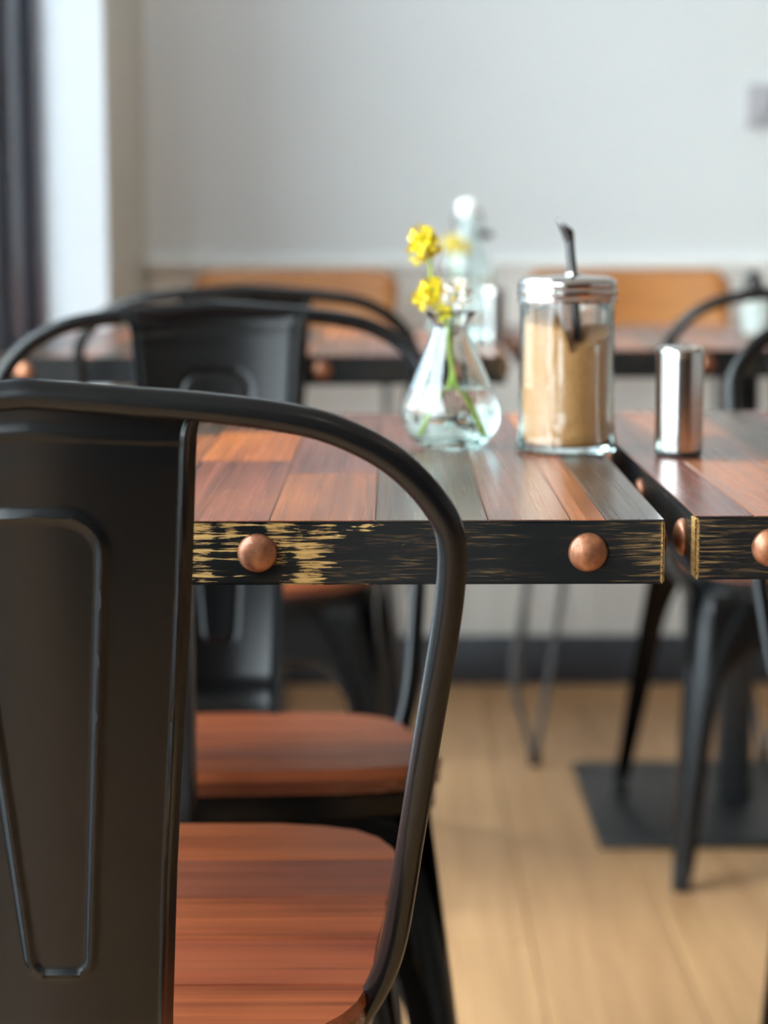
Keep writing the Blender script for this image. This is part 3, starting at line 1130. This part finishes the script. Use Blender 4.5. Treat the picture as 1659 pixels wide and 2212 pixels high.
def floret_mesh(mat, r=0.006):
    """one small four-petalled flower"""
    V, Fc, fm = [], [], []
    for k_ in range(4):
        a = k_ * math.pi / 2 + 0.3
        ca, sa = math.cos(a), math.sin(a)
        prof = [(0.10, 0.06, 0.0), (0.45, 0.26, 0.22), (0.80, 0.40, 0.34), (1.0, 0.22, 0.30)]
        b = len(V)
        for (u, hw, z) in prof:
            for s in (-1, 0, 1):
                x, y = u * r, s * hw * r
                V.append((x * ca - y * sa, x * sa + y * ca, z * r + (0.0 if s == 0 else 0.10 * r)))
        for j in range(3):
            for s in range(2):
                i = b + j * 3 + s
                Fc.append((i, i + 1, i + 4, i + 3)); fm.append(0)
    b = len(V)
    n_ = 8
    for (rr, z) in ((0.12, 0.0), (0.20, 0.22), (0.10, 0.42)):
        for i in range(n_):
            an = 2 * math.pi * i / n_; V.append((rr * r * math.cos(an), rr * r * math.sin(an), z * r))
    for l in range(2):
        for i in range(n_):
            j = (i + 1) % n_; Fc.append((b + l * n_ + i, b + l * n_ + j, b + (l + 1) * n_ + j, b + (l + 1) * n_ + i)); fm.append(1)
    Fc.append(tuple(b + 2 * n_ + i for i in range(n_))); fm.append(1)
    me = bpy.data.meshes.new('floret'); me.from_pydata(V, [], Fc)
    me.materials.append(mat); me.materials.append(M['petal_dark'])
    me.polygons.foreach_set('material_index', fm); me.shade_smooth()
    return me


FL_Y = floret_mesh(M['petal'], 0.0066)
FL_W = floret_mesh(M['petal_white'], 0.0085)


def cluster(parent, c, rad, n, me, seed):
    rnd = random.Random(seed)
    c = Vector(c)
    for i in range(n):
        z = 1 - 2 * (i + 0.5) / n
        a = i * 2.39996 + rnd.uniform(-.3, .3)
        q_ = math.sqrt(max(0, 1 - z * z))
        d = Vector((q_ * math.cos(a), q_ * math.sin(a), z * 0.9 + 0.15)).normalized()
        o = bpy.data.objects.new('floret', me); col.objects.link(o); o.parent = parent
        o.location = c + d * rad * rnd.uniform(0.75, 1.05)
        o.rotation_mode = 'QUATERNION'
        o.rotation_quaternion = d.to_track_quat('Z', 'Y')
        s = rnd.uniform(0.85, 1.15); o.scale = (s, s, s)


def buds(parent, c, rad, n, seed, mat):
    rnd = random.Random(seed); bm = bmesh.new()
    for i in range(n):
        p = Vector(c) + Vector((rnd.uniform(-1, 1), rnd.uniform(-1, 1), rnd.uniform(-1, 1))) * rad
        bmesh.ops.create_icosphere(bm, subdivisions=2, radius=rnd.uniform(0.0014, 0.0024), matrix=Matrix.Translation(p))
    return bm_obj('bud_cluster', bm, mat, parent, 60)


def sprig(loc, path, heads, label, cat='flower', group=None, me=None, mat=None, stem_r=0.0017):
    t = empty('flower_sprig', loc)
    tag(t, label, cat, group)
    p = catmull(path, 6)
    st = tube('stem', p, lambda f: stem_r * (1.0 - 0.35 * f), mat or M['stem'], t, 10)
    for k_, (c, rad, n) in enumerate(heads):
        near = min(p, key=lambda v: (v - Vector(c)).length)
        if (near - Vector(c)).length > 0.004:
            tube('flower_stalk', catmull([near, near.lerp(Vector(c), 0.5) + Vector((0, 0, -0.001)), Vector(c)], 4), 0.0008, M['stem'], t, 8)
        cluster(t, c, rad, n, me or FL_Y, 100 + k_)
        buds(t, Vector(c) + Vector((0, 0, rad * 0.3)), rad * 0.5, 5, 40 + k_, M['leaf'])
    return t


VX, VY = 0.0515, 1.640
vase = make_vase((VX, VY, TZ), 'teardrop aqua glass bud vase on the front table, left of the sugar jar')
SG = 'cut flowers in the near vase'
sprig((VX, VY, TZ + 0.010), [(0.021, 0.000, 0.002), (0.012, 0.0, 0.020), (0.003, -0.001, 0.042), (-0.001, -0.001, 0.066), (-0.004, 0.0, 0.094), (-0.014, 0.0, 0.118), (-0.0165, 0.0, 0.140), (-0.021, 0.0, 0.150)],
      [((-0.0215, 0.0, 0.1495), 0.0080, 10), ((-0.0245, -0.002, 0.1400), 0.0062, 7), ((-0.0165, 0.002, 0.1440), 0.0060, 6)], 'tallest yellow blossom on its long stem in the near vase', group=SG)
sprig((VX, VY, TZ + 0.010), [(-0.018, 0.002, 0.003), (-0.009, 0.002, 0.022), (0.0005, 0.002, 0.043), (-0.0005, 0.002, 0.068), (-0.004, 0.002, 0.090), (-0.012, 0.002, 0.104), (-0.014, 0.002, 0.110)],
      [((-0.0145, 0.0, 0.1115), 0.0065, 9), ((-0.0225, -0.002, 0.1035), 0.0045, 5), ((-0.0075, -0.006, 0.0965), 0.0040, 4)],
      'short sprig of yellow blossoms at the left of the near vase rim', group=SG)
sprig((VX, VY, TZ + 0.010), [(0.004, 0.008, 0.030), (0.001, 0.005, 0.055), (0.001, 0.004, 0.078), (0.002, 0.003, 0.094), (0.004, 0.002, 0.104)],
      [((0.0035, -0.004, 0.1085), 0.0072, 9)], 'pale blush-white flower in the rim of the near vase', group=SG, me=FL_W, mat=M['leaf'])


def make_jar(loc, label):
    t = empty('sugar_dispenser', loc)
    tag(t, label, 'sugar jar')
    nf = 12

    def facet(r, z, a):
        if 0.020 < z < 0.112 and r > 0.0345:
            seg = 2 * math.pi / nf
            b = (a % seg) - seg / 2
            k_ = min(1.0, (z - 0.020) / 0.004, (0.112 - z) / 0.004)
            flat = 0.0364 * math.cos(seg / 2) / math.cos(b)
            return r * (1 - k_) + (min(r, flat + 0.0004)) * k_
        return r
    out = [(0.0345, 0.0), (0.0370, 0.0010), (0.0382, 0.0035), (0.0381, 0.0075), (0.0373, 0.0110), (0.0367, 0.0140), (0.0366, 0.0190), (0.0362, 0.0225), (0.0362, 0.0245)]
    out += [(0.0362 - 0.0009 * i / 10, 0.0245 + 0.0875 * i / 10) for i in range(1, 11)]
    out += [(0.0352, 0.1145), (0.0345, 0.1175)]
    inn = [(0.0328, 0.1176), (0.0326, 0.112), (0.0327, 0.060), (0.0332, 0.020), (0.0338, 0.0110), (0.0332, 0.0068), (0.0310, 0.0052), (0.020, 0.0048), (0.001, 0.0046)]
    glass_lathe('glass_body', out, inn, M['glass_clear'], t, 96, facet, 13)
    # sugar: scooped, higher to the left and right of the spout
    n_ = 64; V, Fc = [], []
    prof = [(0.020, 0.0051), (0.0308, 0.0055), (0.0329, 0.0070), (0.0335, 0.0110), (0.0329, 0.020), (0.0324, 0.060)]
    for r, z in prof:
        for i in range(n_):
            a = 2 * math.pi * i / n_; V.append((r * math.cos(a), r * math.sin(a), z))

    def zt(x, y):
        s = 0.0755 + 0.36 * max(0, x)
        if x < 0.0: s = 0.0755 + 0.0185 * min(1, (-x) / 0.005)
        s += 0.20 * (y + 0.032)
        s -= 0.003 * math.exp(-((x - 0.006) ** 2 + (y + 0.002) ** 2) / 0.00010)
        return min(s, 0.108) + 0.0006 * noise.noise(Vector((x * 300, y * 300, 0)))
    rings = 10
    for q_ in range(rings):
        r = 0.0323 * (1 - q_ / rings)
        for i in range(n_):
            a = 2 * math.pi * i / n_; x, y = r * math.cos(a), r * math.sin(a); V.append((x, y, zt(x, y)))
    L_ = len(prof) + rings
    for k_ in range(L_ - 1):
        for i in range(n_):
            j = (i + 1) % n_; Fc.append((k_ * n_ + i, k_ * n_ + j, (k_ + 1) * n_ + j, (k_ + 1) * n_ + i))
    Fc.append(tuple(range(n_))); Fc.append(tuple((L_ - 1) * n_ + i for i in range(n_)))
    sug = mesh_obj('sugar', V, Fc, M['sugar'], t, 50)
    sug['label'] = 'coarse golden brown sugar, heaped unevenly'
    lp = [(0.0355, 0.1125), (0.0371, 0.1130), (0.0374, 0.1150), (0.0366, 0.1165), (0.0374, 0.1185), (0.0374, 0.1215), (0.0366, 0.1230), (0.0372, 0.1250), (0.0370, 0.1275), (0.0355, 0.1300), (0.0300, 0.1318), (0.0180, 0.1326), (0.0004, 0.1328)]
    lathe('lid', lp + [], M['lid'], t, 64, 25)
    # spout tube with a flared slanted mouth, running down into the sugar
    path = catmull([(0.0085, 0.0, 0.084), (0.0060, 0.0, 0.105), (0.0040, 0.0, 0.133), (0.0022, 0.0, 0.150), (0.0010, 0.0, 0.163)], 5)
    sp_ = tube('spout', path, 0.0034, M['spout'], t, 16)
    V, Fc = [], []
    n2 = 20
    for j, (dx, z, r) in enumerate([(0.0011, 0.158, 0.0034), (0.0000, 0.1625, 0.0042), (-0.0014, 0.1670, 0.0055), (-0.0022, 0.1705, 0.0060)]):
        for i in range(n2):
            a = 2 * math.pi * i / n2
            zz = z + (-(math.cos(a)) * 0.0048 * (j / 3) ** 1.5)
            V.append((dx + r * math.cos(a), r * math.sin(a), zz))
    for j in range(3):
        for i in range(n2):
            k2 = (i + 1) % n2; Fc.append((j * n2 + i, j * n2 + k2, (j + 1) * n2 + k2, (j + 1) * n2 + i))
    mo = mesh_obj('spout_mouth', V, Fc, M['spout'], t, 60)
    md = mo.modifiers.new('wall', 'SOLIDIFY'); md.thickness = 0.0005
    lathe('spout_collar', [(0.0062, 0.1320), (0.0060, 0.1345), (0.0040, 0.1352)], M['lid'], t, 24).location = (0.004, 0, 0)
    return t


make_jar((0.1385, 1.6135, TZ), 'faceted glass sugar dispenser of brown sugar with steel lid and pouring spout')


def make_shaker(loc, label, group='steel shakers'):
    t = empty('steel_shaker', loc)
    tag(t, label, 'shaker', group)
    lathe('base_ring', [(0.0165, 0.0), (0.0174, 0.0005), (0.0174, 0.0028), (0.0168, 0.003)], M['plastic'], t, 48)
    lathe('body', [(0.0170, 0.0028), (0.0176, 0.0032), (0.0176, 0.0400), (0.0176, 0.0645)], M['steel'], t, 64, closed=False)
    lathe('cap', [(0.0176, 0.0645), (0.0176, 0.0700), (0.0176, 0.0765), (0.0172, 0.0782), (0.0160, 0.0795), (0.012, 0.0806), (0.006, 0.0812), (0.0004, 0.0814)], M['steel'], t, 64, 30, False)
    bm = bmesh.new()
    for i in range(7):
        a = i * math.pi / 3; rr = 0 if i == 6 else 0.006
        bmesh.ops.create_cone(bm, cap_ends=True, segments=10, radius1=0.0009, radius2=0.0009, depth=0.0006, matrix=Matrix.Translation((rr * math.cos(a), rr * math.sin(a), 0.0814)))
    bm_obj('pour_holes', bm, M['plastic'], t)
    return t


make_shaker((0.2190, 1.5780, TZ + 0.0009), 'cylindrical brushed steel shaker on the right table near the gap')

# far table: swing-top bottle, second vase with yellow flowers, second shaker
bt = empty('swing_top_bottle', (0.122, 3.10, TZ))
tag(bt, 'tall pale glass swing-top bottle on the far table by the window', 'bottle')
bo = smooth_prof([(0.034, 0.0), (0.0375, 0.003), (0.038, 0.02), (0.038, 0.085), (0.036, 0.105), (0.026, 0.135), (0.0165, 0.155), (0.0140, 0.168), (0.0138, 0.182)], 3)
bi = smooth_prof([(0.0112, 0.182), (0.0112, 0.168), (0.0135, 0.154), (0.023, 0.133), (0.033, 0.104), (0.035, 0.085), (0.035, 0.02), (0.033, 0.009), (0.001, 0.007)], 3)
glass_lathe('glass_body', bo, bi, M['glass_aqua'], bt, 48)
lathe('stopper', smooth_prof([(0.0130, 0.178), (0.0145, 0.182), (0.0150, 0.190), (0.0130, 0.199), (0.0070, 0.203), (0.0004, 0.2035)], 3), M['ceramic'], bt, 32)
tubes('wire_bail', [[Vector((s * 0.0155, -0.004, 0.160)), Vector((s * 0.020, -0.012, 0.168)), Vector((s * 0.0170, -0.002, 0.186))] for s in (-1, 1)], 0.0014, M['plastic'], bt)
bm = bmesh.new(); box_bm(bm, 0.010, 0.036, -0.016, -0.004, 0.148, 0.158, 0.003, 2)
bm_obj('clasp', bm, M['plastic'], bt, 40)
v2 = make_vase((0.100, 2.985, TZ), 'teardrop glass bud vase on the far table in front of the bottle')
sprig((0.100, 2.985, TZ + 0.010), [(0.01, 0.0, 0.004), (0.002, 0.0, 0.05), (0.0, 0.0, 0.09), (-0.003, 0.0, 0.115), (-0.003, 0.0, 0.127)],
      [((-0.004, 0.0, 0.131), 0.013, 12), ((0.012, 0.004, 0.126), 0.008, 7)], 'yellow blossoms in the bud vase on the far table')
make_shaker((0.155, 3.0, TZ), 'steel shaker on the far table by the window, half hidden behind the near vase')

gs = empty('glass_shaker', (0.552, 3.20, TZ))
tag(gs, 'small clear glass shaker with a dark cap on the far right table', 'shaker')
glass_lathe('glass_body', [(0.018, 0.0), (0.020, 0.002), (0.020, 0.062), (0.014, 0.074)], [(0.012, 0.074), (0.0175, 0.060), (0.0175, 0.006), (0.001, 0.006)], M['glass_clear'], gs, 32)
lathe('cap', [(0.0155, 0.072), (0.0165, 0.074), (0.0150, 0.084), (0.009, 0.092), (0.005, 0.098), (0.0004, 0.099)], M['plastic'], gs, 32, 40)
